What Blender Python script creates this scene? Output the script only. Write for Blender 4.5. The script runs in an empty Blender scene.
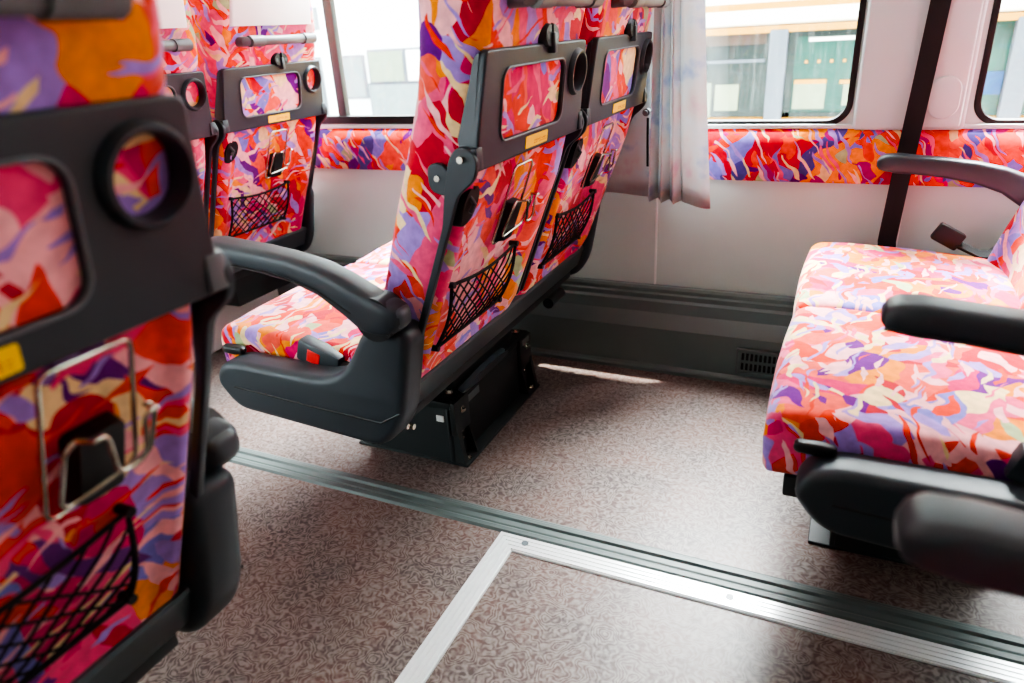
import bpy, bmesh, math, random
from mathutils import Vector, Matrix
random.seed(4)
C = bpy.context.scene.collection
PI = math.pi

# ------------------------------------------------------------------ materials
def srgb(r, g, b):
    f = lambda c: (c/255/12.92 if c/255 <= .04045 else ((c/255+.055)/1.055)**2.4)
    return (f(r), f(g), f(b), 1)

def nt(name):
    m = bpy.data.materials.new(name); m.use_nodes = True
    t = m.node_tree; t.nodes.clear()
    o = t.nodes.new('ShaderNodeOutputMaterial')
    b = t.nodes.new('ShaderNodeBsdfPrincipled')
    t.links.new(b.outputs[0], o.inputs[0])
    return m, t, b, o

def plain(name, col, rough=.5, metal=0., bump=0., bscale=300., spec=.5, vary=.08):
    m, t, b, o = nt(name)
    b.inputs['Roughness'].default_value = rough
    b.inputs['Metallic'].default_value = metal
    b.inputs['Specular IOR Level'].default_value = spec
    tc = t.nodes.new('ShaderNodeTexCoord')
    n = t.nodes.new('ShaderNodeTexNoise'); n.inputs['Scale'].default_value = 9; n.inputs['Detail'].default_value = 3
    t.links.new(tc.outputs['Object'], n.inputs['Vector'])
    mx = t.nodes.new('ShaderNodeMix'); mx.data_type = 'RGBA'
    mx.inputs[6].default_value = [c*(1-vary) for c in col[:3]]+[1]
    mx.inputs[7].default_value = [min(1, c*(1+vary)) for c in col[:3]]+[1]
    t.links.new(n.outputs['Fac'], mx.inputs[0]); t.links.new(mx.outputs[2], b.inputs['Base Color'])
    if bump:
        n2 = t.nodes.new('ShaderNodeTexNoise'); n2.inputs['Scale'].default_value = bscale
        t.links.new(tc.outputs['Object'], n2.inputs['Vector'])
        bp = t.nodes.new('ShaderNodeBump'); bp.inputs['Strength'].default_value = bump; bp.inputs['Distance'].default_value = .002
        t.links.new(n2.outputs['Fac'], bp.inputs['Height']); t.links.new(bp.outputs[0], b.inputs['Normal'])
    return m

def ramp(t, stops, const=True):
    r = t.nodes.new('ShaderNodeValToRGB')
    r.color_ramp.interpolation = 'CONSTANT' if const else 'LINEAR'
    e = r.color_ramp.elements
    while len(e) > 1: e.remove(e[-1])
    e[0].position = stops[0][0]; e[0].color = stops[0][1]
    for p, c in stops[1:]:
        x = e.new(p); x.color = c
    return r

CORAL = srgb(232, 92, 76); SALMON = srgb(240, 122, 112); PINK = srgb(238, 120, 150); HOT = srgb(222, 58, 112)
MAG = srgb(176, 32, 116); CRIM = srgb(200, 22, 46); PURP = srgb(112, 44, 130); LAV = srgb(172, 146, 212)
SLATE = srgb(96, 88, 150); ORA = srgb(240, 146, 60); CREAM = srgb(236, 212, 168); PALE = srgb(246, 186, 190)
SAGE = srgb(172, 186, 146); PERI = srgb(140, 136, 206)

def fabric(name, seed=0., scale=1., dark=1.0, trim=False):
    m, t, b, o = nt(name)
    b.inputs['Roughness'].default_value = .95
    b.inputs['Specular IOR Level'].default_value = .12
    b.inputs['Sheen Weight'].default_value = .25
    L = t.links.new
    tc = t.nodes.new('ShaderNodeTexCoord')
    oi = t.nodes.new('ShaderNodeObjectInfo')
    mu = t.nodes.new('ShaderNodeMath'); mu.operation = 'MULTIPLY'; mu.inputs[1].default_value = 7.3
    L(oi.outputs['Random'], mu.inputs[0])
    ad = t.nodes.new('ShaderNodeVectorMath'); ad.operation = 'ADD'
    L(tc.outputs['Object'], ad.inputs[0]); L(mu.outputs[0], ad.inputs[1])
    # warp
    nz = t.nodes.new('ShaderNodeTexNoise'); nz.inputs['Scale'].default_value = 11*scale; nz.inputs['Detail'].default_value = 2
    L(ad.outputs[0], nz.inputs['Vector'])
    sb = t.nodes.new('ShaderNodeVectorMath'); sb.operation = 'SUBTRACT'; sb.inputs[1].default_value = (.5, .5, .5)
    L(nz.outputs['Color'], sb.inputs[0])
    sc = t.nodes.new('ShaderNodeVectorMath'); sc.operation = 'SCALE'; sc.inputs['Scale'].default_value = .07/scale
    L(sb.outputs[0], sc.inputs[0])
    wp = t.nodes.new('ShaderNodeVectorMath'); wp.operation = 'ADD'
    L(ad.outputs[0], wp.inputs[0]); L(sc.outputs[0], wp.inputs[1])
    def layer(rot, s, vs, stops, off):
        mp = t.nodes.new('ShaderNodeMapping'); mp.vector_type = 'TEXTURE'
        mp.inputs['Rotation'].default_value = rot; mp.inputs['Scale'].default_value = s
        mp.inputs['Location'].default_value = (off+seed, off*.7, off*1.3)
        L(wp.outputs[0], mp.inputs['Vector'])
        v = t.nodes.new('ShaderNodeTexVoronoi'); v.inputs['Scale'].default_value = vs*scale
        v.inputs['Randomness'].default_value = 1
        L(mp.outputs[0], v.inputs['Vector'])
        sp = t.nodes.new('ShaderNodeSeparateColor'); L(v.outputs['Color'], sp.inputs[0])
        r = ramp(t, stops); L(sp.outputs[0], r.inputs[0])
        return sp, r
    n = 12
    st = lambda cs: [(i/len(cs), c) for i, c in enumerate(cs)]
    sp0, r0 = layer((.6, .75, .5), (1.0, .5, 1.9), 8.5, st([CORAL, ORA, MAG, CRIM, CORAL, SALMON, HOT, CORAL] if trim else [CORAL, SALMON, PINK, CORAL, ORA, PALE, CORAL, CRIM, SALMON, HOT, PINK, ORA]), 0)
    sp1, r1 = layer((-.5, .5, -.6), (.5, 1.0, 2.0), 12, st([CRIM, PERI, MAG, ORA, SLATE, PURP, PERI, SLATE] if trim else [CRIM, LAV, HOT, CREAM, ORA, PURP, PALE, CRIM, PERI, SALMON, PINK, CORAL]), 3.1)
    sp2, r2 = layer((.7, -.45, .8), (.32, .6, 2.2), 16, st([PURP, SAGE, PERI, CRIM, MAG, CORAL, CREAM] if trim else [PURP, CREAM, LAV, CRIM, PALE, PINK, PALE, CORAL, PALE, LAV, SAGE]), 7.7)
    sp3, r3 = layer((-.35, -.6, -.3), (.13, .9, 1.6), 18, st([PALE, CREAM, LAV, CORAL, PALE, LAV, PINK]), 11.7)
    cur = r0
    curout = r0.outputs[0]
    for sp, r, th, mode in ((sp1, r1, .46 if trim else .58, 1), (sp2, r2, .70, 1), (sp3, r3, .78, 1)):
        g = t.nodes.new('ShaderNodeMath'); g.operation = 'GREATER_THAN'; g.inputs[1].default_value = th
        L(sp.outputs[1], g.inputs[0])
        mx = t.nodes.new('ShaderNodeMix'); mx.data_type = 'RGBA'
        L(g.outputs[0], mx.inputs[0]); L(curout, mx.inputs[6]); L(r.outputs[0], mx.inputs[7])
        curout = mx.outputs[2]
    # woven variation
    n2 = t.nodes.new('ShaderNodeTexNoise'); n2.inputs['Scale'].default_value = 60; n2.inputs['Detail'].default_value = 4
    L(tc.outputs['Object'], n2.inputs['Vector'])
    hs = t.nodes.new('ShaderNodeMix'); hs.data_type = 'RGBA'; hs.blend_type = 'MULTIPLY'; hs.inputs[0].default_value = 1
    mr = t.nodes.new('ShaderNodeMapRange'); mr.inputs[1].default_value = .3; mr.inputs[2].default_value = .7
    mr.inputs[3].default_value = .8*dark; mr.inputs[4].default_value = 1.08*dark
    L(n2.outputs['Fac'], mr.inputs[0]); L(curout, hs.inputs[6]); L(mr.outputs[0], hs.inputs[7])
    sat = t.nodes.new('ShaderNodeHueSaturation'); sat.inputs['Saturation'].default_value = 1.14; L(hs.outputs[2], sat.inputs['Color']); L(sat.outputs[0], b.inputs['Base Color'])
    n3 = t.nodes.new('ShaderNodeTexNoise'); n3.inputs['Scale'].default_value = 700
    L(tc.outputs['Object'], n3.inputs['Vector'])
    bp = t.nodes.new('ShaderNodeBump'); bp.inputs['Strength'].default_value = .25; bp.inputs['Distance'].default_value = .002
    L(n3.outputs['Fac'], bp.inputs['Height']); L(bp.outputs[0], b.inputs['Normal'])
    return m

def floor_mat():
    m, t, b, o = nt('floor_vinyl'); L = t.links.new
    tc = t.nodes.new('ShaderNodeTexCoord')
    n = t.nodes.new('ShaderNodeTexNoise'); n.inputs['Scale'].default_value = 16; n.inputs['Detail'].default_value = 2.2; n.inputs['Roughness'].default_value = .5
    L(tc.outputs['Object'], n.inputs['Vector'])
    mu = t.nodes.new('ShaderNodeMath'); mu.operation = 'MULTIPLY'; mu.inputs[1].default_value = 115; L(n.outputs['Fac'], mu.inputs[0])
    s = t.nodes.new('ShaderNodeMath'); s.operation = 'SINE'; L(mu.outputs[0], s.inputs[0])
    nb = t.nodes.new('ShaderNodeTexNoise'); nb.inputs['Scale'].default_value = 90; nb.inputs['Detail'].default_value = 3
    L(tc.outputs['Object'], nb.inputs['Vector'])
    a = t.nodes.new('ShaderNodeMath'); a.operation = 'MULTIPLY_ADD'; a.inputs[1].default_value = 7.5; a.inputs[2].default_value = -3.75
    L(nb.outputs['Fac'], a.inputs[0])
    ad = t.nodes.new('ShaderNodeMath'); ad.operation = 'ADD'; L(s.outputs[0], ad.inputs[0]); L(a.outputs[0], ad.inputs[1])
    mr = t.nodes.new('ShaderNodeMapRange'); mr.inputs[1].default_value = -1.5; mr.inputs[2].default_value = 1.6; L(ad.outputs[0], mr.inputs[0])
    big = t.nodes.new('ShaderNodeTexNoise'); big.inputs['Scale'].default_value = 6; big.inputs['Detail'].default_value = 3
    L(tc.outputs['Object'], big.inputs['Vector'])
    r1 = ramp(t, [(.38, srgb(76, 65, 62)), (.62, srgb(98, 72, 64))], False); L(big.outputs['Fac'], r1.inputs[0])
    mx = t.nodes.new('ShaderNodeMix'); mx.data_type = 'RGBA'; L(mr.outputs[0], mx.inputs[0]); L(r1.outputs[0], mx.inputs[6])
    mx.inputs[7].default_value = srgb(127, 117, 113)
    L(mx.outputs[2], b.inputs['Base Color'])
    b.inputs['Roughness'].default_value = .45; b.inputs['Specular IOR Level'].default_value = .4
    bp = t.nodes.new('ShaderNodeBump'); bp.inputs['Strength'].default_value = .035; bp.inputs['Distance'].default_value = .002
    L(ad.outputs[0], bp.inputs['Height']); L(bp.outputs[0], b.inputs['Normal'])
    return m

def glass_mat():
    m, t, b, o = nt('window_glass'); t.nodes.remove(b); L = t.links.new
    tr = t.nodes.new('ShaderNodeBsdfTransparent'); tr.inputs[0].default_value = (.95, .97, .96, 1)
    gl = t.nodes.new('ShaderNodeBsdfGlossy'); gl.inputs['Roughness'].default_value = .02
    fr = t.nodes.new('ShaderNodeValue'); fr.outputs[0].default_value = .05
    mx = t.nodes.new('ShaderNodeMixShader'); L(fr.outputs[0], mx.inputs[0]); L(tr.outputs[0], mx.inputs[1]); L(gl.outputs[0], mx.inputs[2])
    # rain and dust marks running down the pane
    tc = t.nodes.new('ShaderNodeTexCoord'); mp = t.nodes.new('ShaderNodeMapping'); mp.inputs['Scale'].default_value = (90, 1, 9)
    L(tc.outputs['Object'], mp.inputs[0])
    n = t.nodes.new('ShaderNodeTexNoise'); n.inputs['Scale'].default_value = 1; n.inputs['Detail'].default_value = 3; L(mp.outputs[0], n.inputs['Vector'])
    mr = t.nodes.new('ShaderNodeMapRange'); mr.inputs[1].default_value = .5; mr.inputs[2].default_value = .9; mr.inputs[4].default_value = .022; L(n.outputs['Fac'], mr.inputs[0])
    df = t.nodes.new('ShaderNodeBsdfTranslucent'); df.inputs[0].default_value = (.8, .85, .85, 1)
    m2 = t.nodes.new('ShaderNodeMixShader'); L(mr.outputs[0], m2.inputs[0]); L(mx.outputs[0], m2.inputs[1]); L(df.outputs[0], m2.inputs[2])
    L(m2.outputs[0], o.inputs[0])
    return m

def curtain_mat():
    m, t, b, o = nt('curtain_cloth'); L = t.links.new
    tc = t.nodes.new('ShaderNodeTexCoord')
    n = t.nodes.new('ShaderNodeTexNoise'); n.inputs['Scale'].default_value = 13; n.inputs['Detail'].default_value = 4
    L(tc.outputs['Object'], n.inputs['Vector'])
    r = ramp(t, [(.3, srgb(160, 178, 204)), (.44, srgb(208, 212, 214)), (.58, srgb(210, 206, 204)), (.72, srgb(206, 176, 188))], False)
    L(n.outputs['Fac'], r.inputs[0]); L(r.outputs[0], b.inputs['Base Color'])
    b.inputs['Roughness'].default_value = .7; b.inputs['Sheen Weight'].default_value = .3
    tl = t.nodes.new('ShaderNodeBsdfTranslucent'); L(r.outputs[0], tl.inputs[0])
    mx = t.nodes.new('ShaderNodeMixShader'); mx.inputs[0].default_value = .3
    L(b.outputs[0], mx.inputs[1]); L(tl.outputs[0], mx.inputs[2]); L(mx.outputs[0], o.inputs[0])
    return m

M = dict(
    fabric=fabric('floral_moquette'),
    fabric_trim=fabric('floral_moquette_trim', 2.2, 1.0, .92, True),
    plastic=plain('charcoal_plastic', srgb(49, 57, 63), .42, bump=.12, bscale=900),
    tray=plain('tray_plastic', srgb(48, 57, 63), .4, bump=.08, bscale=900),
    rim=plain('grey_rim_plastic', srgb(96, 104, 108), .4),
    light_plastic=plain('light_grey_plastic', srgb(104, 110, 112), .45),
    black=plain('black_metal', srgb(34, 39, 40), .5),
    blackp=plain('black_plastic', srgb(20, 22, 24), .45),
    rail=plain('dark_rail_metal', srgb(76, 86, 90), .36, .2),
    steel=plain('steel', srgb(205, 200, 188), .25, 1.),
    chrome=plain('wire_steel', srgb(190, 182, 168), .22, 1.),
    cord=plain('black_elastic_cord', srgb(14, 14, 16), .8),
    yellow=plain('yellow_sticker', srgb(250, 206, 14), .5, vary=.03),
    ink=plain('red_ink', srgb(196, 92, 40), .6),
    white=plain('white_sticker', srgb(220, 222, 220), .6),
    silver=plain('silver_sticker', srgb(96, 104, 104), .45),
    red=plain('red_button', srgb(226, 40, 40), .4),
    cover=plain('white_linen_cover', srgb(240, 240, 238), .9, bump=.2),
    floor=floor_mat(),
    track=plain('green_grey_rubber', srgb(88, 98, 96), .5, vary=.15),
    alu=plain('brushed_aluminium', srgb(226, 228, 228), .3, .35, vary=.05),
    wall=plain('grey_wall_panel', srgb(194, 211, 207), .55, vary=.03),
    wallseam=plain('wall_seam_strip', srgb(228, 234, 232), .5),
    pillar=plain('light_pillar_panel', srgb(190, 202, 202), .55, vary=.03),
    duct=plain('heater_duct_paint', srgb(104, 118, 117), .32, .05, vary=.1),
    wheelbox=plain('pale_wheel_box', srgb(238, 246, 242), .5),
    rubber=plain('window_rubber', srgb(22, 24, 25), .55),
    divider=plain('window_divider', srgb(64, 72, 70), .5),
    glass=glass_mat(), curtain=curtain_mat(),
    belt=plain('black_webbing', srgb(18, 19, 21), .75, bump=.4, bscale=500),
    ceil=plain('ceiling_lining', srgb(222, 222, 218), .8),
    lamp_white=plain('lamp_diffuser', srgb(240, 240, 238), .5),
    buswhite=plain('bus_white_paint', srgb(248, 246, 238), .35, vary=.01),
    busyellow=plain('bus_yellow_paint', srgb(206, 140, 40), .35, vary=.02),
    busgrey=plain('bus_grey_frame', srgb(104, 108, 118), .45),
    busdark=plain('bus_dark_glass', srgb(28, 38, 36), .2),
    busteal=plain('bus_teal_glass', srgb(22, 76, 66), .2, vary=.3),
    buspale=plain('bus_pale_panel', srgb(140, 146, 118), .5),
    busblue=plain('bus_blue_panel', srgb(16, 74, 124), .5),
    busred=plain('bus_brown_blind', srgb(84, 64, 54), .6),
    build=plain('pale_building', srgb(240, 242, 240), .8),
    bglass=plain('building_glass', srgb(120, 134, 134), .3, vary=.15),
    bgreen=plain('building_pale_green', srgb(130, 142, 120), .6),
    ground=plain('asphalt', srgb(150, 150, 148), .9),
)

# ------------------------------------------------------------------ mesh helpers
def finish(name, me, mat, parent=None, smooth=True, loc=None, ang=38):
    me.name = name
    if mat and not me.materials: me.materials.append(M[mat])
    if smooth:
        me.shade_smooth(); me.set_sharp_from_angle(angle=math.radians(ang))
    o = bpy.data.objects.new(name, me); C.objects.link(o)
    if parent: o.parent = parent
    if loc: o.location = loc
    return o

def obj(name, bm, mat, parent=None, smooth=True, loc=None, ang=38):
    bmesh.ops.recalc_face_normals(bm, faces=bm.faces)
    me = bpy.data.meshes.new(name); bm.to_mesh(me); bm.free()
    return finish(name, me, mat, parent, smooth, loc, ang)

def B(): return bmesh.new()

def box(bm, x0, x1, y0, y1, z0, z1, bev=0., seg=2, mat=None):
    r = bmesh.ops.create_cube(bm, size=1)
    vs = r['verts']
    for v in vs:
        v.co = Vector(((x0+x1)/2+v.co.x*(x1-x0), (y0+y1)/2+v.co.y*(y1-y0), (z0+z1)/2+v.co.z*(z1-z0)))
        if mat: v.co = mat @ v.co
    if bev:
        es = {e for v in vs for e in v.link_edges}
        bmesh.ops.bevel(bm, geom=list(es), offset=bev, segments=seg, profile=.5, affect='EDGES')
    return bm

def cyl(bm, p0, p1, r, r2=None, n=16):
    p0 = Vector(p0); p1 = Vector(p1); d = p1-p0
    q = d.to_track_quat('Z', 'Y').to_matrix().to_4x4(); q.translation = (p0+p1)/2
    bmesh.ops.create_cone(bm, cap_ends=True, segments=n, radius1=r, radius2=r if r2 is None else r2, depth=d.length, matrix=q)
    return bm

def tube(bm, pts, r, n=8, closed=False):
    pts = [Vector(p) for p in pts]; N = len(pts); rings = []
    up = None
    for i, p in enumerate(pts):
        a = pts[i-1] if (i > 0 or closed) else p
        b = pts[(i+1) % N] if (i < N-1 or closed) else p
        d = (b-a).normalized()
        if up is None:
            up = d.orthogonal().normalized()
        up = (up-d*up.dot(d))
        up = up.normalized() if up.length > 1e-6 else d.orthogonal().normalized()
        s = d.cross(up)
        rings.append([bm.verts.new(p+(up*math.cos(2*PI*k/n)+s*math.sin(2*PI*k/n))*r) for k in range(n)])
    for i in range(N if closed else N-1):
        A, Bq = rings[i], rings[(i+1) % N]
        for k in range(n):
            bm.faces.new((A[k], A[(k+1) % n], Bq[(k+1) % n], Bq[k]))
    if not closed:
        bm.faces.new(rings[0]); bm.faces.new(rings[-1][::-1])
    return bm

def loft(bm, rings, cap=True):
    R = [[bm.verts.new(p) for p in r] for r in rings]; n = len(R[0])
    for A, Bq in zip(R, R[1:]):
        for k in range(n):
            bm.faces.new((A[k], A[(k+1) % n], Bq[(k+1) % n], Bq[k]))
    if cap: bm.faces.new(R[0][::-1]); bm.faces.new(R[-1])
    return bm

def extrude_profile(bm, prof, p_of, a, b):
    """prof: closed 2D list, p_of(u,v,t) -> point"""
    return loft(bm, [[p_of(u, v, a) for u, v in prof], [p_of(u, v, b) for u, v in prof]])

def rrect(x0, x1, y0, y1, r, n=6):
    pts = []
    for cx, cy, a0 in ((x1-r, y1-r, 0), (x0+r, y1-r, 90), (x0+r, y0+r, 180), (x1-r, y0+r, 270)):
        for k in range(n+1):
            a = math.radians(a0+90*k/n); pts.append((cx+r*math.cos(a), cy+r*math.sin(a)))
    return pts

def circle(cx, cy, r, n=28, ry=None):
    return [(cx+r*math.cos(2*PI*k/n), cy+(ry or r)*math.sin(2*PI*k/n)) for k in range(n)]

def smooth_poly(pts, r=.02, n=5):
    """round the corners of a closed polygon"""
    out = []; N = len(pts)
    for i, p in enumerate(pts):
        rr = r
        if len(p) == 3: rr = p[2]
        P = Vector(p[:2]); A = Vector(pts[i-1][:2])-P; D = Vector(pts[(i+1) % N][:2])-P
        k = min(rr, A.length*.48, D.length*.48)
        a = P+A.normalized()*k; d = P+D.normalized()*k
        if k < 1e-5: out.append(tuple(P)); continue
        for j in range(n+1):
            s = j/n
            q = a*(1-s)**2+P*2*s*(1-s)+d*s*s
            out.append((q.x, q.y))
    return out

def plate_mesh(outer, holes, depth, bev, mat4, res=2):
    cu = bpy.data.curves.new('plate', 'CURVE'); cu.dimensions = '2D'; cu.fill_mode = 'BOTH'
    cu.extrude = max(depth/2-bev, 1e-4); cu.bevel_depth = bev; cu.bevel_resolution = res; cu.offset = -bev
    for loop in [outer]+list(holes):
        s = cu.splines.new('POLY'); s.points.add(len(loop)-1); s.use_cyclic_u = True
        for pt, q in zip(s.points, loop): pt.co = (q[0], q[1], 0, 1)
    ob = bpy.data.objects.new('plate', cu); C.objects.link(ob)
    dg = bpy.context.evaluated_depsgraph_get()
    me = bpy.data.meshes.new_from_object(ob.evaluated_get(dg))
    bpy.data.objects.remove(ob); bpy.data.curves.remove(cu)
    me.transform(mat4)
    me.materials.clear()
    return me

def plate(name, outer, holes, depth, bev, mat4, mat, parent=None, res=2):
    me = plate_mesh(outer, holes, depth, bev, mat4, res)
    bm = B(); bm.from_mesh(me); bpy.data.meshes.remove(me)
    bmesh.ops.remove_doubles(bm, verts=bm.verts, dist=1e-6)
    return obj(name, bm, mat, parent, True)

def basis(ex, ey, ez, o):
    m = Matrix.Identity(4)
    for i in range(3):
        m[i][0] = ex[i]; m[i][1] = ey[i]; m[i][2] = ez[i]; m[i][3] = o[i]
    return m

def XZ(y): return basis((1, 0, 0), (0, 0, 1), (0, -1, 0), (0, y, 0))     # local (x,z) at depth y

def tagthing(o, label, cat, group=None):
    o['label'] = label; o['category'] = cat
    if group: o['group'] = group
    return o
def lab(o, s): o['label'] = s; return o
def empty(name, loc, label, cat, group=None):
    o = bpy.data.objects.new(name, None); C.objects.link(o); o.location = loc
    o.empty_display_size = .1
    return tagthing(o, label, cat, group)
def struct(o): o['kind'] = 'structure'; return o
def lerp(tab, z):
    if z <= tab[0][0]: return tab[0][1]
    for (a, u), (b, v) in zip(tab, tab[1:]):
        if z <= b:
            s = (z-a)/(b-a); return u+(v-u)*s
    return tab[-1][1]

# ------------------------------------------------------------------ the double seat
W = .975; SW = .4665; GAP = W-2*SW
REAR = [(.335, -.026), (.41, .004), (.6, .079), (.72, .127), (.80, .150), (.88, .163), (.97, .178), (1.05, .200), (1.15, .222), (1.24, .232)]
FRONT = [(.335, -.119), (.5, -.077), (.635, -.030), (.708, -.007), (.785, .022), (.849, .045), (.923, .068), (.993, .080), (1.05, .082), (1.12, .078), (1.24, .088)]

def double_seat(loc, aisle, label, k=0., shift=0., pedestal='stand', belt_latch=True, armdx=0., paneldx=0., bdx=0., hz=0., latchdx=0.):
    root = empty('double_bus_seat', loc, label, 'seat', 'double bus seats')
    def T(x, y, z):                                  # recline squash above the hinge
        return (x+bdx*max(0, min(1, (z-.38)/.05)), y, z-k*(z-.38) if z > .38 else z)
    def grid(bm): 
        for v in bm.verts: v.co = Vector(T(*v.co))
        return bm
    sgn = -1 if aisle == 'near' else 1               # direction of the aisle
    ya = 0. if aisle == 'near' else W                # aisle edge
    for i in range(2):
        y0 = i*(SW+GAP)
        inner = (i == 1)
        # ---- backrest body
        bm = B(); rings = []
        zs = [.384, .388, .394, .405, .43, .47, .52, .57, .62, .67, .72, .77, .82, .87, .92, .97, 1.02, 1.07, 1.12, 1.16, 1.19, 1.21, 1.225]
        ds = [0, .003, .010, .02, .03, .04, .055, .075, .1, .14, .19]
        for z in zs:
            xr = lerp(REAR, z); xf = lerp(FRONT, z)
            ins = .045*max(0, (z-1.0)/.22)**1.6
            e = 0
            if z > 1.15: e = .05*((z-1.15)/.075)**2.2
            if z < .394: e = .006*(.394-z)/.010
            a = y0+ins+e*.7; b = y0+SW-ins-e*.7; w = b-a
            xr -= e*.7; xf += e*.6
            def edge(d, r): return 0 if d >= r else r-math.sqrt(max(0, r*r-(r-d)**2))
            kk = min(1, w/2/.2); ys = [a+d*kk for d in ds]+[b-d*kk for d in reversed(ds)]
            rear = []
            for y in ys:
                d = min(y-a, b-y); x = xr+.012-edge(d, .04)
                # recessed flat panel between the side bolsters, below the tray
                l = y-y0-shift
                if .385 < z < .83:
                    p = min(1, max(0, (l-.035)/.012))*min(1, max(0, (.385-l)/.018))*min(1, (z-.385)/.03)
                    x -= .016*p
                rear.append((x, y, z))
            front = []
            wing = .055 if z < 1.0 else .055+.06*min(1, (z-1.0)/.1)
            for y in reversed(ys):
                d = min(y-a, b-y)
                bol = wing*min(1, max(0, (d-.05)/.06))
                x = xf-.004+edge(d, .05)+bol*.55
                front.append((min(x, xr-.03), y, z))
            def mid(p, q): return [tuple(p[j]+(q[j]-p[j])*s for j in range(3)) for s in (.25, .5, .75)]
            rings.append([Vector(T(*q)) for q in rear+mid(rear[-1], front[0])+front+mid(front[-1], rear[0])])
        loft(bm, rings)
        back = obj('backrest', bm, 'fabric', root, ang=60)
        # ---- headrest cover
        bm = B(); rc = []
        for z in (1.083, 1.10, 1.16, 1.19, 1.21, 1.222, 1.234):
            e = .05*((z-1.15)/.075)**2.2 if z > 1.15 else 0
            ins = .045*((z-1.0)/.22)**1.6
            a = y0+.05+ins*.4; b = y0+SW-.05-ins*.4
            xr = lerp(REAR, z)+.019-e*.65; xf = lerp(FRONT, z)+.052+e*.2
            if z < 1.16: xf = xr-.03
            rc.append([Vector(T(x, y, z)) for x, y in rrect(xf, xr, a, b, .012, 3)])
        loft(bm, rc); obj('headrest_cover', bm, 'cover', back)
        # ---- grab handle
        bm = B(); zc = 1.042
        xh = lerp(REAR, zc)+.014
        pts = [(xh-.01, y0+.09, zc), (xh+.022, y0+.085, zc), (xh+.034, y0+.10, zc), (xh+.036, y0+.235, zc), (xh+.034, y0+.37, zc), (xh+.022, y0+.385, zc), (xh-.01, y0+.38, zc)]
        tube(bm, pts, .0135, 10); h = obj('grab_handle', grid(bm), 'light_plastic', back)
        for ya_, yb_ in ((.092, .145), (.378, .325)):
            bm = B(); tube(bm, [(xh+.0345, y0+ya_, zc), (xh+.036, y0+yb_, zc)], .0158, 12); obj('handle_sleeve', grid(bm), 'light_plastic', h)
        # ---- bag hook (dark kidney shaped opening)
        bm = B()
        hx = lambda z: lerp(REAR, z)+.0
        kid = [(.030, .712), (.029, .745), (.036, .762), (.046, .768), (.052, .762), (.056, .766), (.064, .768), (.072, .758), (.073, .74), (.064, .724), (.048, .712)]
        ks = smooth_poly([(.030+(y-.03)*1.15-.024, .742+(z-.742)*1.12) for y, z in kid], .01, 3)
        loft(bm, [[(hx(z)-.01, y0+shift+y, z) for y, z in ks], [(hx(z)+.0125, y0+shift+y, z) for y, z in ks]])
        bh = obj('bag_hook', grid(bm), 'blackp', back)
        bm = B(); tube(bm, [(hx(.755)+.010, y0+shift+.024, .757), (hx(.74)+.020, y0+shift+.030, .742), (hx(.73)+.018, y0+shift+.022, .730)], .004, 8)
        obj('hook_finger', grid(bm), 'rail', bh)
        # ---- magazine net
        bm = B(); nx = lambda z: lerp(REAR, z)+.010+.012*math.sin(PI*min(1, max(0, (z-.45)/.14)))
        ya0, ya1, z0, z1 = y0+shift+.045, y0+shift+.315, .462, .592
        for fam in (1, -1):
            for j in range(-10, 10):
                seg = []
                for s in range(41):
                    u = s/40; v = u*1.85*fam+j*.215+.1
                    if -.001 <= v <= 1.001:
                        y = ya0+(ya1-ya0)*u; top = z1-.012*math.sin(PI*u); z = z0+(top-z0)*v
                        seg.append((nx(z)+.001*fam+  .0015*math.sin(u*21+j), y, z))
                if len(seg) > 2: tube(bm, seg[::2]+([seg[-1]] if len(seg) % 2 == 0 else []), .0017, 5)
        net = obj('magazine_net', grid(bm), 'cord', back)
        bm = B(); bd = []
        for s in range(13): u = s/12; bd.append((nx(z1), ya0+(ya1-ya0)*u, z1-.012*math.sin(PI*u)))
        for s in range(1, 9): z = z1-(z1-z0)*s/8; bd.append((nx(z), ya1, z))
        for s in range(1, 13): bd.append((nx(z0), ya1-(ya1-ya0)*s/12, z0))
        for s in range(1, 8): z = z0+(z1-z0)*s/8; bd.append((nx(z), ya0, z))
        tube(bm, bd, .0034, 6, closed=True); nb_ = obj('net_border', grid(bm), 'cord', net)
        for (yy, zz) in ((ya1, z1), (ya0, z1), (ya1, z0), (ya0, z0)):
            bm = B(); cyl(bm, (nx(zz)-.012, yy, zz), (nx(zz)+.006, yy, zz), .006, n=10); obj('net_stud', grid(bm), 'blackp', net)
        # ---- coat hook / tray latch above the tray
        bm = B(); yl = y0+.262
        for s in (-1, 1):
            ls = [(yl+s*.005+s*q*1.15, z) for q, z in ((0, .965), (.020, .968), (.029, .982), (.026, .998), (.012, 1.009), (0, 1.010))]
            loft(bm, [[(.165, y, z) for y, z in smooth_poly(ls, .006, 3)], [(.194, y, z) for y, z in smooth_poly(ls, .006, 3)], [(.206, yl+(y-yl)*.8, .985+(z-.985)*.8) for y, z in smooth_poly(ls, .006, 3)]])
        box(bm, .16, .192, yl-.012, yl+.012, .958, .998, .003)
        lt = obj('tray_latch', grid(bm), 'blackp', back)
        bm = B(); box(bm, .18, .212, yl-.006, yl+.006, .958, .992, .003)
        cyl(bm, (.202, yl-.02, .986), (.2065, yl-.02, .986), .005); cyl(bm, (.202, yl+.02, .986), (.2065, yl+.02, .986), .005)
        obj('latch_catch', grid(bm), 'rail', lt)
        # ---- bottle holder
        hb = y0+shift*1.9+.232
        bx = lambda z: lerp(REAR, z-hz)+.393*hz-.004
        bm = B()
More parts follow.
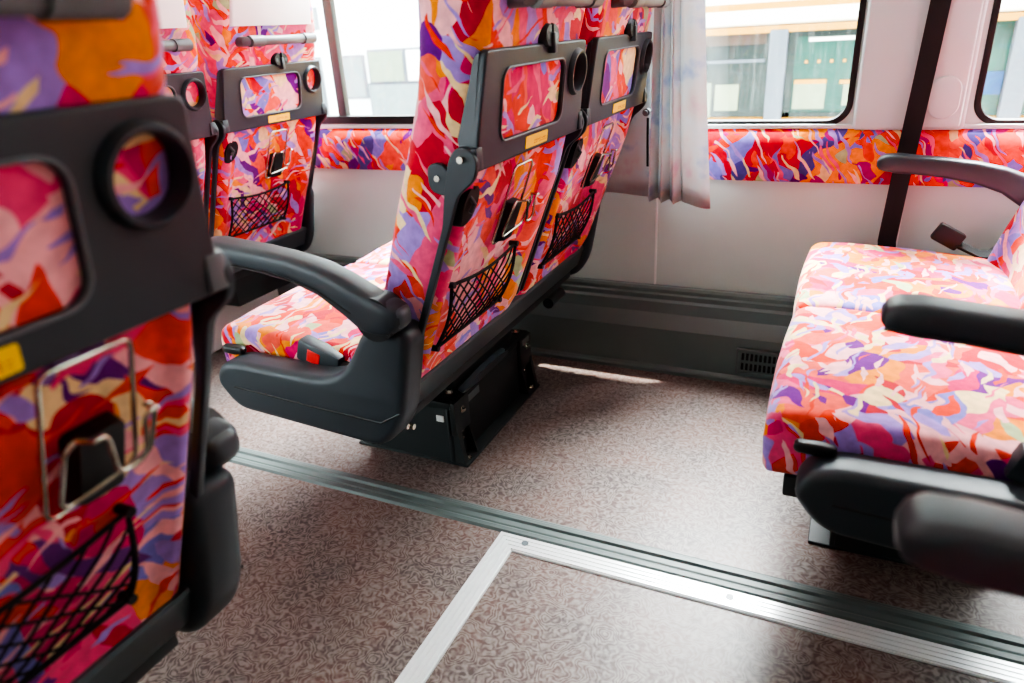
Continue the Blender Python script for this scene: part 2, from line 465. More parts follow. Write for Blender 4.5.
        loft(bm, [[(bx(z)-.004, y, z) for y, z in rrect(hb-.024, hb+.026, .622+hz, .705+hz, .006, 3)], [(bx(z)+.022, y, z) for y, z in rrect(hb-.020, hb+.022, .626+hz, .700+hz, .006, 3)]])
        hold = obj('bottle_holder', grid(bm), 'blackp', root)
        def wire(pts, r=.0024, n=4):
            bm = B(); sp = smooth_poly([(y, z+hz, .012) for y, z, x in pts], .012, 4)
            # carry the outward offset through the rounded path
            out = []; K = len(pts)
            for i2 in range(K):
                for j in range(5): out.append(pts[i2][2])
            tube(bm, [(bx(z)+o_, y, z) for (y, z), o_ in zip(sp, out)], r, 8, closed=True)
            return bm
        o1 = obj('upper_wire', grid(wire([(hb-.048, .772, .014), (hb+.036, .772, .014), (hb+.040, .70, .020), (hb+.034, .645, .026), (hb-.044, .645, .026), (hb-.050, .70, .020)][:0] or
             [(hb-.044, .775, .016), (hb+.036, .775, .016), (hb+.042, .635, .012), (hb-.046, .625, .012)])), 'chrome', hold)
        o2 = obj('lower_wire', grid(wire([(hb-.040, .706, .030), (hb-.012, .712, .046), (hb-.008, .664, .052), (hb+.020, .664, .052), (hb+.024, .712, .046), (hb+.046, .706, .030),
             (hb+.048, .648, .026), (hb-.042, .640, .026)])), 'chrome', hold)
        # ---- tray table
        tw0, tw1 = y0-.002, y0+SW+.002
        tx = lambda z: .176+(z-.80)*.14
        ex = Vector((0, 1, 0)); ey = Vector((.14, 0, 1)).normalized(); ez = ex.cross(ey)     # ez points aft
        mt = basis(ex, ey, ez, (tx(.80)-.007, y0, .80))
        out = smooth_poly([(-.002, 0, .008), (SW+.002, 0, .008), (SW-.012, .177, .012), (.016, .177, .012)], .01)
        outer = []
        for q in out: outer.append(q)
        ins = rrect(.078, .345, .036, .146, .022)
        cup = circle(.408, .120, .0335)
        me = plate_mesh(outer, [ins, cup], .014, .003, mt)
        bm = B(); bm.from_mesh(me); bpy.data.meshes.remove(me)
        # hollow wedge shaped side cheeks and lower skirt
        for s in (0, 1):
            yy = tw0+.001 if s == 0 else tw1-.009
            pr = [(tx(.972)-.012, .972), (tx(.80)-.008, .803), (tx(.80)-.022, .803), (tx(.85)-.038, .852), (tx(.95)-.018, .965)]
            ci = .015 if s == 0 else .011
            loft(bm, [[(x, yy+ci*(1-2*s)*((z-.8)/.177), z) for x, z in pr], [(x, yy+.008+ci*(1-2*s)*((z-.8)/.177), z) for x, z in pr]])
        tray = obj('tray_table', grid(bm), 'tray', root)
        bm = B(); me = plate_mesh(rrect(.0745, .3485, .0325, .1495, .025), [rrect(.078, .345, .036, .146, .022)], .004, .0015, basis(ex, ey, ez, (tx(.80)+.001, y0, .80)))
        bm.from_mesh(me); bpy.data.meshes.remove(me); lab(obj('panel_rim', grid(bm), 'rim', tray), 'grey rim around the fabric panel of the tray')
        bm = B(); me = plate_mesh(rrect(.077, .346, .035, .147, .022), [], .004, .0015, basis(ex, ey, ez, (tx(.80)-.009, y0, .80)))
        bm.from_mesh(me); bpy.data.meshes.remove(me); obj('fabric_panel', grid(bm), 'fabric', tray)
        bm = B(); cc = mt @ Vector((.408, .120, 0)); rows = []
        for r_, o_ in ((.0335, -.02), (.0335, .012), (.0355, .0165), (.0395, .0165), (.0425, .012), (.0445, .004)):
            rows.append([cc+ex*(r_*math.cos(2*PI*q/32))+ey*(r_*math.sin(2*PI*q/32))+ez*o_ for q in range(32)])
        loft(bm, rows, False); obj('cup_ring', grid(bm), 'tray', tray)
        bm = B(); me = plate_mesh(rrect(.185, .285, .006, .027, .002, 2), [], .0012, .0002, basis(ex, ey, ez, (tx(.80)+.0006, y0, .80)))
        bm.from_mesh(me); bpy.data.meshes.remove(me); st = lab(obj('warning_sticker', grid(bm), 'yellow', tray), 'small yellow sticker with tiny orange print on the tray edge')
        bm = B(); rnd = random.Random(3)
        for q in range(9):
            yy = .222+q*.0065; c0 = mt @ Vector((yy, .0165, .0085)); zz = .006
            for (u0, u1, v0, v1) in ((0, .0045, .0, .0012), (0, .0045, -.004, -.003), (.0017, .0027, -.005, .0035)):
                if rnd.random() < .8:
                    P4 = [c0+ex*u+ey*v for u, v in ((u0, v0), (u1, v0), (u1, v1), (u0, v1))]
                    bm.faces.new([bm.verts.new(p) for p in P4])
        obj('sticker_print', grid(bm), 'ink', st, False)
        # ---- hinge arms
        for s, yy in ((0, y0-.007), (1, y0+SW+.007)):
            oa = -sgn if False else 0
            bm = B(); th = .0055
            lo = Vector((.006, .415)); hi = Vector((.150, .795)); d = (hi-lo).normalized(); nrm = Vector((d.y, -d.x))
            wv = .0065
            pts = [lo-nrm*wv, lo+nrm*wv, hi-d*.03+nrm*wv, Vector((.178, .790)), Vector((.186, .818)), Vector((.174, .838)), Vector((.152, .842)), Vector((.134, .822)), Vector((.122, .772)), hi-d*.09-nrm*wv]
            pl = plate_mesh(smooth_poly([tuple(q) for q in pts], .012, 4), [], th*2, .002, XZ(yy))
            bm.from_mesh(pl); bpy.data.meshes.remove(pl)
            arm = obj('tray_arm', grid(bm), 'tray', root)
            bm = B(); cyl(bm, (.158, yy-.0115, .822), (.158, yy+.0115, .822), .0055, n=14); obj('pivot_pin', grid(bm), 'steel', arm)
            bm = B()
            pl = plate_mesh(smooth_poly([(.094, .770), (.130, .762), (.135, .800), (.118, .818), (.094, .812)], .016, 4), [], .010, .002, XZ(yy))
            bm.from_mesh(pl); bpy.data.meshes.remove(pl); br = obj('hinge_bracket', grid(bm), 'light_plastic' if False else 'tray', arm)
            bm = B(); cyl(bm, (.112, yy-.008, .792), (.112, yy+.008, .792), .005, n=12); obj('bracket_pin', grid(bm), 'steel', br)
            yb = yy+(.022 if s == 0 else -.022)
            bm = B(); box(bm, tx(.82)-.018, tx(.82)+.004, min(yy, yb), max(yy, yb), .802, .838, .003); lab(obj('hinge_cap', grid(bm), 'rim' if aisle == 'far' else 'tray', arm), 'hinge cap at the lower tray corner')
        # ---- cushion
        cy0, cy1 = i*W/2+.0015+(.012 if i == 0 else 0), (i+1)*W/2-.0015-(.012 if i == 1 else 0)
        bm = B(); rings = []
        prof = [(-.070, .360), (-.478, .342), (-.484, .352), (-.487, .40), (-.485, .430), (-.478, .446), (-.462, .455), (-.40, .458), (-.25, .452), (-.10, .440), (-.065, .43)]
        pp = smooth_poly(prof, .008, 2)
        for s, ins_ in ((0, .016), (.004, .007), (.010, .002), (.018, 0), (.05, -.001), (.12, -.004), (.24, -.006), (.36, -.004), (.44, -.001), (.4685, 0), (.4765, .002), (.4825, .007), (.4865, .016)):
            y = cy0+(cy1-cy0)*s/.4865
            cx, cz = -.28, .40
            rings.append([(cx+(x-cx)*(1-ins_/.21), y, cz+(z-cz)*(1-ins_/.056)) for x, z in pp])
        loft(bm, rings); obj('seat_cushion', bm, 'fabric', root, ang=60)
    # ---- rear rail
    bm = B(); prof = [(-.050, .326), (-.014, .326), (-.010, .330), (.012, .386), (.010, .392), (-.03, .396), (-.10, .40), (-.10, .345)]
    extrude_profile(bm, prof, lambda x, z, y: (x, y, z), -.012 if aisle == 'near' else .0, W if aisle == 'near' else W+.012)
    rl = obj('rear_rail', bm, 'rail', root, ang=25)
    # ---- under frame
    bm = B()
    for yy in (.03, .30, .72, .915):
        box(bm, -.44, -.035, yy, yy+.03, .305, .345, .004)
    box(bm, -.45, -.41, .02, W-.02, .305, .342, .004); box(bm, -.075, -.025, .0, W-.02, .295, .332, .004)
    cyl(bm, (-.03, W*.80, .272), (-.03, W*.90, .272), .016, n=14)
    uf = obj('under_frame', bm, 'black', root)
    for yy, zz in ((.010, .300), (.030, .288)):
        bm = B(); cyl(bm, (-.03, yy, zz), (-.012, yy, zz), .006, n=8); obj('frame_bolt', bm, 'steel', uf)
    # ---- side panels, arms on both sides
    side = [(-.02, .547, .02), (.022, .362, .03), (-.018, .302, .03), (-.372, .322, .05), (-.415, .368, .03), (-.400, .412, .03), (-.36, .433, .03), (-.125, .425, .06), (-.062, .532, .03)]
    side = [(.066, .540, .034), (.027, .350, .05), (-.022, .286, .045), (-.372, .308, .06), (-.416, .365, .03), (-.398, .405, .03), (-.355, .418, .03), (-.105, .414, .07), (-.030, .538, .034)]
    arms = [(-.378, .650, .012), (-.372, .651, .030), (-.360, .652, .040), (-.335, .651, .046), (-.29, .648, .044), (-.23, .643, .046), (-.16, .633, .050), (-.10, .617, .058), (-.05, .592, .074), (-.02, .573, .084), (.01, .563, .074), (.035, .560, .060), (.052, .560, .044), (.060, .560, .022)]
    for which in ('aisle', 'wall'):
        s = sgn if which == 'aisle' else -sgn
        ye = 0. if s < 0 else W
        if which == 'aisle':
            pc = ye+s*.026; pt = .070
            lowh = side
        else:
            pc = ye+s*.012; pt = .024
            lowh = side
        lowh = [(q[0]+(paneldx if q[0] < -.2 else 0), q[1], q[2]) for q in lowh]
        pnl = plate('side_panel', smooth_poly(lowh, .02, 6), [], pt, .010 if pt < .03 else .016, XZ(pc), 'plastic', root, 3)
        if which == 'aisle':
            bm = B(); yf = pc+s*.0352
            tube(bm, [(.024, yf-s*.0012, .372), (-.02, yf-s*.0008, .345), (-.2, yf-s*.0008, .352), (-.38, yf-s*.001, .362)], .0022, 6)
            obj('panel_seam', bm, 'blackp', pnl)
            bm = B(); yl_ = pc-s*.014
            loft(bm, [[(-.440+dx*.72, yl_+y, z) for y, z in rrect(-.010*k_, .010*k_, .421-.009*k_, .421+.009*k_, .006*k_, 3)] for dx, k_ in ((0, .5), (.004, .85), (.010, 1), (.05, 1.1), (.075, .8), (.08, .4))])
            obj('recline_lever', bm, 'blackp', root)
        ay = ye+s*.055 if which == 'aisle' else ye-s*.010
        hw = .030 if which == 'aisle' else .022
        bm = B(); rings = []
        for x, z, h in [(q[0]+armdx*max(0, min(1, (-.0-q[0])/.3)), q[1], q[2]) for q in arms]:
            hh = h*.5
            ww = hw*min(1, (h/.04)**.5) if x < -.2 else hw*min(1, (h/.06)**.5)
            rings.append([(x, ay+q[0], z+.004+q[1]+(.0)) for q in [(ww*math.copysign(abs(math.cos(a))**.55, math.cos(a)), hh*math.copysign(abs(math.sin(a))**.6, math.sin(a))) for a in [2*PI*j/28 for j in range(28)]]])
        loft(bm, rings); ar = obj('armrest', bm, 'plastic', root, ang=50)
        bm = B(); tube(bm, [(-.355, ay+s*hw*.99, .645), (-.2, ay+s*hw*.995, .632), (-.1, ay+s*hw*.99, .61), (-.03, ay+s*hw*.97, .572)], .0018, 6)
        obj('armrest_seam', bm, 'blackp', ar)
        bm = B(); cyl(bm, (.010, ay-hw*.75, .562), (.010, ay+hw*.75, .562), .040, n=28); obj('armrest_pivot', bm, 'blackp', ar)
        bm = B(); box(bm, .030, .0635, ay-hw*.72, ay+hw*.72, .546, .584, .012, 3)
        lab(obj('pivot_cover', bm, 'rail', ar), 'glossy dark band on the rear end of the armrest')
    # ---- belt buckle on the aisle side
    if belt_latch:
        yb = ya-sgn*.012
        bm = B(); R4 = Matrix.Translation((-.198+latchdx, yb, .425)) @ Matrix.Rotation(math.radians(18), 4, 'Y')
        box(bm, -.052, .050, -.017, .017, -.024, .024, .006, 2, R4)
        bk = obj('belt_buckle', bm, 'plastic', root)
        bm = B(); box(bm, -.026, .006, sgn*.016-.0025, sgn*.016+.0025, -.015, .013, .002, 1, R4); lab(obj('release_button', bm, 'red', bk), 'red release button')
        bm = B(); tube(bm, [(-.152+latchdx, yb, .412), (-.10+latchdx*.5, yb, .402), (-.06+latchdx*.3, yb, .40)], .012, 10); obj('buckle_stalk', bm, 'blackp', bk)
    # ---- pedestal
    if pedestal == 'stand':
        y0, y1 = .308, .776
        bm = B()
        box(bm, -.40, -.065, y0, y1, 0, .008, .003)
        box(bm, -.115, -.100, y0, y1, .006, .160, .003)
        for a, b in ((y0+.002, y0+.018), (y1-.018, y1-.002)):
            pr = [(-.36, .006), (-.072, .006), (-.098, .165), (-.33, .165)]
            extrude_profile(bm, pr, lambda x, z, y: (x, y, z), a, b)
        for yy in (y0+.065, y1-.075):
            pr = [(-.10, .006), (-.070, .006), (-.10, .12)]
            extrude_profile(bm, pr, lambda x, z, y: (x, y, z), yy, yy+.006)
        box(bm, -.36, -.350, y0, y1, .006, .165, .003)
        st = obj('pedestal', bm, 'black', root)
        bm = B(); box(bm, -.37, -.098, y0-.004, y1+.004, .160, .180, .004); box(bm, -.113, -.088, y0, y0+.075, .085, .178, .004); box(bm, -.113, -.088, y1-.075, y1, .085, .178, .004)
        obj('deck_plate', bm, 'black', st)
        bm = B(); box(bm, -.34, -.12, y0+.06, y1-.06, .178, .225, .006); cyl(bm, (-.23, .54, .22), (-.23, .54, .31), .13, n=32); box(bm, -.16, -.10, y0-.06, y1+.02, .235, .300, .008)
        box(bm, -.12, -.055, .02, W-.12, .285, .312, .006)
        lab(obj('swivel_mount', bm, 'black', root), 'black swivel mechanism between pedestal and seat frame')
        def bolt(p, d, r=.008):
            bm = B(); p = Vector(p); d = Vector(d)
            cyl(bm, p-d*.002, p+d*.003, r*1.35, n=16); cyl(bm, p+d*.003, p+d*.010, r, r*.75, n=6)
            obj('bolt', bm, 'steel', st)
        bolt((-.082, y0+.030, .008), (0, 0, 1), .009); bolt((-.082, y1-.030, .008), (0, 0, 1), .009)
        for yy in (y0+.034, y1-.036):
            bolt((-.088, yy, .148), (1, 0, 0), .007)
            bolt((-.100, yy, .085), (1, 0, 0), .005); bolt((-.100, yy, .065), (1, 0, 0), .005)
            bolt((-.125, yy+.01, .181), (0, 0, 1), .009)
        for a_, b_, c_, d_ in ((y0+.085, y0+.150, .136, .156), (y1-.062, y1-.018, .158, .174)):
            xx = -.0995 if a_ < y0+.2 else -.0875
            bm = B(); box(bm, xx-.001, xx+.0008, a_, b_, c_, d_, 0); lab(obj('rating_sticker', bm, 'silver', st), 'small grey maker sticker')
        bm = B(); box(bm, -.142, -.122, y0-.0012, y0+.004, .122, .138, 0); obj('inspection_sticker', bm, 'white', st)
        bm = B(); leaf = [(.0, 0), (.07, .022), (.15, .028), (.21, .018), (.245, 0), (.20, -.006), (.1, -.012), (.03, -.006)]
        lp = smooth_poly(leaf, .02, 4)
        loft(bm, [[(-.072+v*.7, y0-.01+u*1.1, .222+v*1.25-u*.03) for u, v in lp], [(-.058+v*.7, y0-.01+u*1.1, .216+v*1.25-u*.03) for u, v in lp]])
        pd = lab(obj('swivel_pedal', bm, 'plastic', root), 'grey leaf shaped foot pedal')
        bm = B()
        for q in range(7):
            u = .06+q*.022
            tube(bm, [(-.062, y0-.01+u*1.1, .214-u*.03), (-.044, y0-.01+u*1.1+.012, .244-u*.03)], .0016, 5)
        obj('pedal_rib', bm, 'blackp', pd)
    else:
        bm = B(); box(bm, -.42, -.04, .62, .92, .195, .30, .01); box(bm, -.40, -.10, .08, .92, .26, .31, .01)
        box(bm, -.40, -.36, .3, .7, .195, .29, .004)
        lab(obj('pedestal', bm, 'black', root), 'black box under the seat on the wheel box')
    return root

S1 = double_seat((-.712, .975, 0), 'near', 'floral double bus seat seen whole from behind at centre, on a black floor pedestal', bdx=.012, paneldx=-.018)
S2 = double_seat((.415, .975, 0), 'near', 'double bus seat with bright floral cushions facing the open floor by the air vent', armdx=.02, paneldx=-.02, latchdx=.075)
S3 = double_seat((-1.785, 1.0435, -.008), 'near', 'double bus seat with white headrest covers, behind the centre seat in the far row', k=.035, pedestal='box', shift=.012); S3.scale.y = .94
S4 = double_seat((-.682, -.540, .006), 'far', 'blurred close up double bus seat at left with a yellow sticker and wire bottle holder', k=.020, shift=.058, hz=.014)
S5 = double_seat((.440, -.545, 0), 'far', 'double bus seat across the aisle showing only its dark blurred armrest at lower right')

# seat belts --------------------------------------------------------
def ribbon(bm, pts, w, wdir=(1, 0, 0), t=.0015):
    wd = Vector(wdir); rings = []
    for i, p in enumerate(pts):
        p = Vector(p); a = Vector(pts[max(0, i-1)]); b = Vector(pts[min(len(pts)-1, i+1)])
        n = (b-a).cross(wd).normalized()*t
        rings.append([p-wd*w/2-n, p+wd*w/2-n, p+wd*w/2+n, p-wd*w/2+n])
    return loft(bm, rings)
bm = B(); ribbon(bm, [(.158, 2.022, 1.5), (.146, 2.022, 1.15), (.140, 2.020, 1.0), (.132, 2.012, .85), (.124, 2.005, .72), (.116, 1.998, .60), (.108, 1.985, .45), (.12, 1.975, .36)], .042)
sb = tagthing(obj('seat_belt', bm, 'belt'), 'long black seat belt strap hanging down in front of the window pillar', 'seat belt')
bm = B(); box(bm, .10, .20, 2.018, 2.028, 1.47, 1.56, .004); obj('belt_anchor', bm, 'blackp', sb)
bm = B(); o_ = Vector((.255-.415, 1.94-.975, .478))
ribbon(bm, [o_+Vector(q) for q in ((0, 0, -.012), (.05, -.004, -.034), (.10, -.008, -.03), (.17, -.012, .045), (.19, -.03, .03))], .03, (0, 1, .3), .003)
bt = obj('lap_belt', bm, 'belt', S2)
R4 = Matrix.Translation(o_+Vector((-.02, 0, .005))) @ Matrix.Rotation(math.radians(28), 4, 'Y')
bm = B(); box(bm, -.032, .032, -.012, .012, -.022, .022, .005, 2, R4); tg = obj('belt_tongue', bm, 'blackp', bt)

# ------------------------------------------------------------------ setting
X0, X1 = -5.2, 3.2
YW = 2.06
bm = B(); box(bm, X0, X1, -1.6, 2.12, -.06, 0); fl = struct(obj('floor', bm, 'floor', None, False))
# floor track (rubber strip along the aisle)
prof = [(1.090, 0), (1.094, .006), (1.104, .007), (1.108, .005), (1.112, .007), (1.122, .007), (1.126, .003), (1.130, .003), (1.134, .008), (1.143, .008), (1.146, .006), (1.150, .006), (1.156, .003), (1.159, 0)]
bm = B(); extrude_profile(bm, prof, lambda y, z, x: (x, y, z), X0, X1); struct(obj('trim_1', bm, 'track', None, ang=15))
# aluminium floor hatch edging, mitred at the corner
def ribbed(n=4, w=.048):
    p = [(0, 0), (.001, .004)]
    for i in range(n):
        a = .002+(w-.004)*i/n; b = .002+(w-.004)*(i+1)/n
        p += [(a+.0006, .006), (b-.0022, .006), (b-.0016, .0035), (b-.0002, .0035)]
    p += [(w-.001, .004), (w, 0)]
    return p
rp = ribbed()
cx, cy = -.592, 1.0885
bm = B(); loft(bm, [[(cx+u, cy-u, z) for u, z in rp], [(1.6, cy-u, z) for u, z in rp]])
a1 = struct(obj('trim_2', bm, 'alu', None, ang=15)); lab(a1, 'ribbed aluminium strip along the dark floor track')
bm = B(); loft(bm, [[(cx+u, cy-u, z) for u, z in rp], [(cx+u, -.4, z) for u, z in rp]])
a2 = struct(obj('trim_3', bm, 'alu', None, ang=15)); lab(a2, 'ribbed aluminium strip running across the aisle')
bm = B(); cyl(bm, (cx+.066, cy-.020, .0045), (cx+.066, cy-.020, .0072), .0075, n=20); tagthing(obj('floor_screw', bm, 'rim'), 'round screw head in the aluminium strip near its mitred corner', 'screw')
sc2 = bpy.data.objects['floor_screw'].copy(); C.objects.link(sc2); sc2.location = (.42, 0, 0); sc2['label'] = 'round screw head farther along the aluminium strip beside the floor track'

# wall with window openings
win = [(-5.0, -.72, .735, 1.62), (-.50, -.015, .728, 1.62), (.25, 1.6, .728, 1.62), (1.9, 3.1, .728, 1.62)]
holes = [rrect(a, b, c, d, .055, 8) for a, b, c, d in win]
plate('wall_right', [(X0, -.06), (X1, -.06), (X1, 2.0), (X0, 2.0)], holes, .026, 0.0, XZ(YW+.013), 'wall')
struct(bpy.data.objects['wall_right'])
for i, (a, b, c, d) in enumerate(win):
    gl = plate(f'window_{i+1}', rrect(a-.004, b+.004, c-.004, d+.004, .055, 8), [], .004, .0005, XZ(YW+.018), 'glass'); struct(gl)
    fr = plate('window_seal', rrect(a-.002, b+.002, c-.002, d+.002, .055, 8), [rrect(a+.013, b-.013, c+(.024 if i == 0 else .011), d-.013, .045, 8)], .034, .003, XZ(YW+.013), 'rubber', gl)
    if i == 0:
        bm = B(); box(bm, -1.635, -1.600, YW+.004, YW+.03, c+.01, d-.01, .004); lab(obj('sash_bar', bm, 'divider', gl), 'upright dark sash bar of sliding pane')
        bm = B(); box(bm, -3.04, -3.00, YW+.004, YW+.03, c+.01, d-.01, .004); obj('sash_bar', bm, 'divider', gl)
# pillar panels
bm = B(); 
plate('trim_4', smooth_poly([(-.008, .716), (.236, .716), (.236, 2.0), (-.008, 2.0)], .012), [], .022, .008, XZ(YW-.006), 'pillar'); struct(bpy.data.objects['trim_4'])
plate('trim_5', smooth_poly([(.128, .722), (.226, .722), (.226, 2.0), (.128, 2.0)], .012), [], .012, .005, XZ(YW-.019), 'pillar'); struct(bpy.data.objects['trim_5'])
cap = plate('pillar_cap', rrect(.150, .216, .745, .842, .032, 8), [], .008, .003, XZ(YW-.027), 'pillar'); tagthing(cap, 'pale grey oblong cap on the window pillar beside the belt', 'cap')
plate('trim_6', smooth_poly([(-.72, .73), (-.505, .73), (-.505, 2.0), (-.72, 2.0)], .012), [], .016, .006, XZ(YW-.004), 'pillar'); struct(bpy.data.objects['trim_6'])
# upholstered band with sill above
def band(n, x0, x1):
    pr = [(YW+.0, .580), (YW-.020, .582), (YW-.028, .595), (YW-.027, .68), (YW-.018, .706), (YW-.008, .717), (YW+.0, .719)]
    bm = B(); extrude_profile(bm, pr, lambda y, z, x: (x, y, z), x0, x1); return struct(obj(n, bm, 'fabric_trim', None, ang=50))
band('trim_7', X0, -.507); band('trim_8', -.505, .1145); band('trim_9', .1165, X1)
bm = B(); box(bm, X0, X1, YW-.010, YW+.002, .7185, .730, .003); struct(obj('trim_10', bm, 'pillar'))
# wall panel seams
for i, x in enumerate((-.507, .135, -2.3)):
    bm = B(); box(bm, x-.003, x+.003, YW-.003, YW+.001, .24, .582); struct(obj(f'trim_{11+i}', bm, 'wallseam'))
# heater duct
pr = [(YW, .250), (2.040, .250), (2.034, .243), (2.034, .232), (2.026, .228), (2.026, .214), (2.016, .208), (2.008, .176), (1.982, .150), (1.972, .138), (1.970, .018), (1.962, .012), (1.950, .010), (1.949, 0), (YW, 0)]
bm = B(); extrude_profile(bm, pr, lambda y, z, x: (x, y, z), X0, X1); struct(obj('baseboard_right', bm, 'duct', None, ang=20))
vh = []
for r_ in range(2):
    for q in range(15):
        x = -.222+q*.0125
        vh.append(rrect(x, x+.008, .040+r_*.032, .064+r_*.032, .001, 1))
vt = plate('air_vent', rrect(-.236, -.024, .028, .108, .004, 3), vh, .008, .0015, XZ(1.967), 'duct'); tagthing(vt, 'dark slotted air vent low in the heater duct beside the bright seat', 'vent')
bm = B(); box(bm, -.232, -.028, 1.968, 1.9695, .032, .104); lab(obj('vent_shade_sheet', bm, 'blackp', vt), 'black sheet painting the shade behind the slots')  # thin black sheet on the duct face gives the slots their shade by colour
bm = B(); box(bm, -.236, -.024, 1.9585, 1.967, .1045, .110, .001); box(bm, -.236, -.231, 1.9585, 1.967, .028, .108, .001); obj('vent_lip', bm, 'light_plastic', vt)
# wheel box under the far front row
bm = B(); box(bm, -3.1, -1.985, 1.15, 2.0, 0, .185, .012, 3); struct(obj('trim_14', bm, 'wheelbox'))

# ceiling, opposite side
bm = B(); box(bm, X0, X1, -1.6, 2.262, 1.95, 2.0); struct(obj('ceiling', bm, 'ceil', None, False))  # outer edge runs past the wall as an added eave narrowing the sun patch
plate('wall_left', [(X0, -.06), (X1, -.06), (X1, 2.0), (X0, 2.0)], [rrect(a, b, .72, 1.66, .05) for a, b in ((-4.8, -3.2), (-2.9, -1.5))], .05, 0, XZ(-1.58), 'wall'); struct(bpy.data.objects['wall_left'])

bm = B(); box(bm, X1-.02, X1+.03, -1.6, 2.12, 0, 1.95); struct(obj('wall_back', bm, 'wall', None, False))
plate('wall_front', [(-1.6, 0), (2.12, 0), (2.12, 1.95), (-1.6, 1.95)], [rrect(-1.2, .2, 1.1, 1.8, .06)], .05, 0, basis((0, 1, 0), (0, 0, 1), (1, 0, 0), (X0, 0, 0)), 'wall'); struct(bpy.data.objects['wall_front'])

# ------------------------------------------------------------------ curtains
def curtain(label, xb, xt, zb, folds, amp, y, zt=1.66, hem=.0):
    bm = B(); nu, nv = 120, 24; rows = []
    for j in range(nv+1):
        v = j/nv; z = zb+(zt-zb)*v; row = []
        for i in range(nu+1):
            u = i/nu
            fl_ = folds(u)
            a = amp*(1-.35*v)
            sq = (1-v)**1.5
            x = (xb[0]+(xb[1]-xb[0])*u)*sq+(xt[0]+(xt[1]-xt[0])*u)*(1-sq)
            row.append(bm.verts.new((x+.004*math.sin(fl_*2+v*3), y-a*math.sin(fl_+.6*math.sin(3*v)), z-hem*math.sin(fl_)*(1-v)-.012*u*(1-v))))
        rows.append(row)
    for A, Bq in zip(rows, rows[1:]):
        for i in range(nu): bm.faces.new((A[i], A[i+1], Bq[i+1], Bq[i]))
    o = obj('curtain', bm, 'curtain', None, ang=80)
    md = o.modifiers.new('thickness', 'SOLIDIFY'); md.thickness = .0012
    return tagthing(o, label, 'curtain', 'window curtains')
c1 = curtain('wide flat pale curtain panel half hidden behind the centre seat', (-.72, -.508), (-.72, -.53), .553, lambda u: 9*u, .005, 1.984)
c2 = curtain('pale curtain gathered in deep folds beside the middle window', (-.508, -.327), (-.497, -.40), .540, lambda u: (34*u if u < .55 else 18.7+5*(u-.55)), .024, 1.958, hem=.004)
bm = B(); cyl(bm, (-.517, 1.950, .775), (-.517, 1.968, .775), .010, n=16); cyl(bm, (-.517, 1.940, .775), (-.517, 1.950, .775), .006, n=12)
lab(obj('curtain_button', bm, 'light_plastic', c1), 'small round grey button')
bm = B(); ribbon(bm, [(-.514, 1.960, .76), (-.513, 1.958, .70), (-.512, 1.960, .63)], .006); obj('button_strap', bm, 'cord', c1)

# ------------------------------------------------------------------ outside
bm = B(); box(bm, -40, 40, 2.6, 60, -1.3, -1.2); struct(obj('ground', bm, 'ground', None, False))
bus = empty('parked_bus', (0, 4.0, -1.2), 'white and yellow bus with dark windows standing outside the middle and right windows', 'bus')
def part(n, m, x0, x1, y0, y1, z0, z1, par=bus, bev=.0):
    bm = B(); box(bm, x0, x1, y0-4.0, y1-4.0, z0+1.2, z1+1.2, bev); return obj(n, bm, m, par)
BX0, BX1 = -1.02, 7.5
part('body', 'busyellow', BX0, BX1, 4.0, 6.2, -.9, .505, bev=.03)
part('upper_body', 'buswhite', BX0, BX1, 4.0, 6.2, .935, 2.1, bev=.05)
part('stripe', 'busyellow', BX0, BX1, 3.992, 4.02, .912, .942)
part('upper_stripe', 'busyellow', BX0, BX1, 3.994, 4.02, 1.02, 1.05)
for x0, x1 in ((-1.02, -.95), (-.44, -.355), (.585, .67), (1.6, 1.7), (2.9, 3.0)):
    part('window_pillar', 'busgrey', x0, x1, 3.985, 4.06, .49, .925, bev=.006)
w_ = part('window_pane', 'busdark', -.95, -.44, 4.05, 4.07, .49, .92)
w2_ = part('window_pane', 'busteal', -.355, .585, 4.05, 4.07, .49, .92)
w3_ = part('window_pane', 'busteal', .67, 1.6, 4.05, 4.07, .49, .92)
part('window_pane', 'busdark', 1.7, 2.9, 4.05, 4.07, .49, .92); part('window_pane', 'busdark', 3.0, 7.3, 4.05, 4.07, .49, .92)
for par, items in ((w_, [('blind', 'busred', -.86, -.46, .86, .915), ('handrail', 'busgrey', -.78, -.46, .775, .79), ('seat_back', 'buspale', -.70, -.58, .54, .67), ('seat_back', 'bgreen', -.82, -.72, .50, .68), ('seat_back', 'busgrey', -.90, -.78, .60, .74)]),
                   (w2_, [('roof_lamp', 'buswhite', -.26, -.02, .862, .880), ('dark_header', 'busdark', -.355, .5, .885, .918), ('seat_back', 'buspale', -.31, -.16, .545, .665), ('seat_trim', 'busyellow', -.31, -.16, .665, .685), ('seat_back', 'buspale', -.08, .02, .56, .66), ('seat_trim', 'busyellow', -.10, .03, .662, .680), ('blue_panel', 'busblue', .46, .58, .60, .70), ('dark_rail', 'busdark', -.355, -.32, .49, .885), ('lower_rail', 'busdark', -.355, .5, .492, .528)])):
    for n, m, a, b, c, d in items: part(n, m, a, b, 4.035, 4.052, c, d, par)
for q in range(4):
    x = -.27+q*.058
    part('painted_lamp_glint', 'busyellow', x, x+.014, 4.036, 4.052, .762, .776, w2_)  # small yellow blocks stand in for lamp reflections on the pane
bd = empty('building', (-5.5, 7.5, -1.2), 'pale overexposed building with window bands beyond the left window', 'building')
def bpart(n, m, x0, x1, z0, z1, y0=-.02, y1=.05, par=bd):
    bm = B(); box(bm, x0, x1, y0, y1, z0, z1); return obj(n, bm, m, par)
bpart('facade', 'build', -9, 4.2, 0, 9, 0, 3)
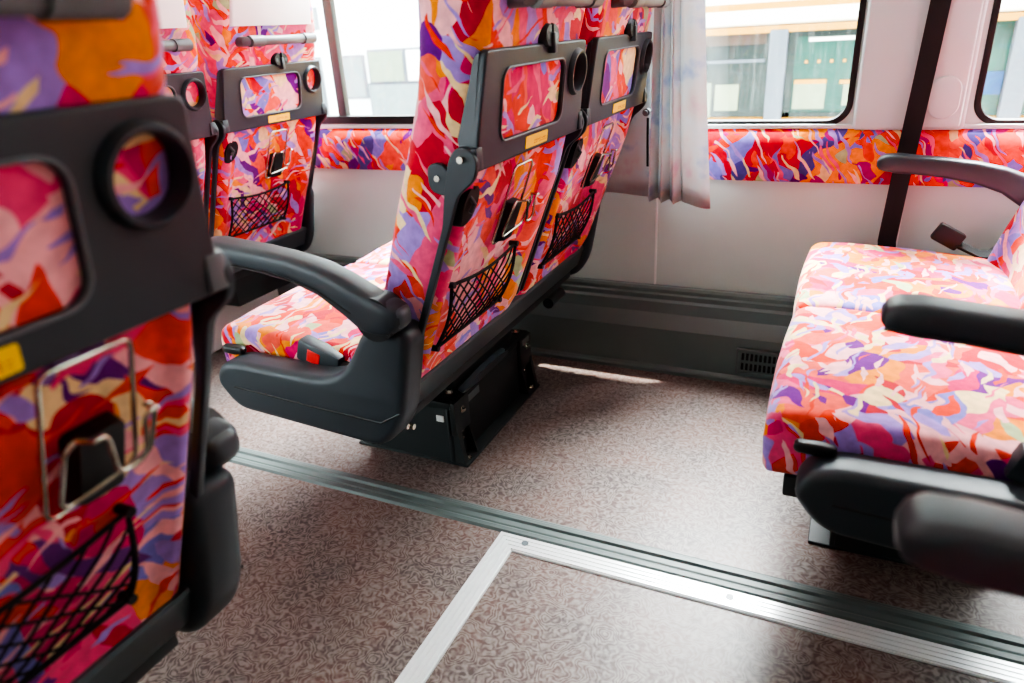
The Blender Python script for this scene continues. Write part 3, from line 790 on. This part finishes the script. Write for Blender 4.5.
for x0, x1, z0, z1, m in ((-.35, .05, 1.55, 2.0, 'bglass'), (.15, .62, 1.72, 2.05, 'bgreen'), (.68, 1.12, 1.72, 2.05, 'buswhite'), (.12, 1.14, 1.1, 1.68, 'bglass'), (-1.6, -.6, 1.1, 2.0, 'bglass'), (.95, 1.45, 2.45, 2.75, 'bglass'), (-.9, -.55, 2.35, 2.55, 'bglass'), (-2.8, -1.9, 1.1, 2.0, 'bglass'), (1.6, 2.2, 1.1, 2.0, 'bglass')):
    f = bpart('window_frame', 'busgrey', x0-.025, x1+.025, z0-.025, z1+.025)
    bpart('pane', m, x0, x1, z0, z1, -.03, .0, f)

# ------------------------------------------------------------------ light
w = bpy.data.worlds.new('world'); bpy.context.scene.world = w; w.use_nodes = True
bg = w.node_tree.nodes['Background']; bg.inputs[0].default_value = (.87, .96, 1, 1); bg.inputs[1].default_value = 5.8
def light(name, kind, energy, loc, rot, size=None, col=(1, 1, 1)):
    l = bpy.data.lights.new(name, kind); l.energy = energy; l.color = col
    if kind == 'AREA': l.shape = 'RECTANGLE'; l.size, l.size_y = size
    o = bpy.data.objects.new(name, l); C.objects.link(o); o.location = loc; o.rotation_euler = rot
    return o
s = light('sun', 'SUN', 14.0, (0, 5, 8), (0, 0, 0), col=(1, .96, .9)); s.data.angle = math.radians(1)
s.rotation_euler = Vector((-.42, -.20, -1)).to_track_quat('-Z', 'Y').to_euler()
s2 = light('bright_sky_side', 'SUN', 44, (0, 6, 6), (0, 0, 0), col=(.95, .98, 1)); s2.data.angle = math.radians(42)
s2.rotation_euler = Vector((.03, -.52, -.86)).to_track_quat('-Z', 'Y').to_euler()
light('added_fill_window_side', 'AREA', 6, (-.4, 1.75, 1.93), (0, 0, 0), (5.0, .25))  # soft area fill added below the ceiling, no lamp fitting there
light('added_fill_aisle', 'AREA', 2, (-.6, .35, 1.93), (0, 0, 0), (5.0, .3))  # weak unseen fill added above the aisle

# ------------------------------------------------------------------ camera
cam = bpy.data.cameras.new('camera'); co = bpy.data.objects.new('camera', cam); C.objects.link(co)
Rm = ((0.9062925, 0.41880704, -0.05687331), (0.12260748, -0.38929351, -0.91291728), (-0.40447659, 0.82039699, -0.40416267))
r_, d_, f_ = [Vector(v) for v in Rm]
mw = basis(r_, -d_, -f_, (0, 0, 1.0)); co.matrix_world = mw
cam.sensor_width = 36; cam.lens = 705.09/1024*36
cam.dof.use_dof = True; cam.dof.focus_distance = 1.55; cam.dof.aperture_fstop = 3.2
cam.clip_start = .01
bpy.context.scene.camera = co
sc = bpy.context.scene
sc.view_settings.view_transform = 'AgX'; sc.view_settings.look = 'AgX - High Contrast'; sc.view_settings.exposure = .85
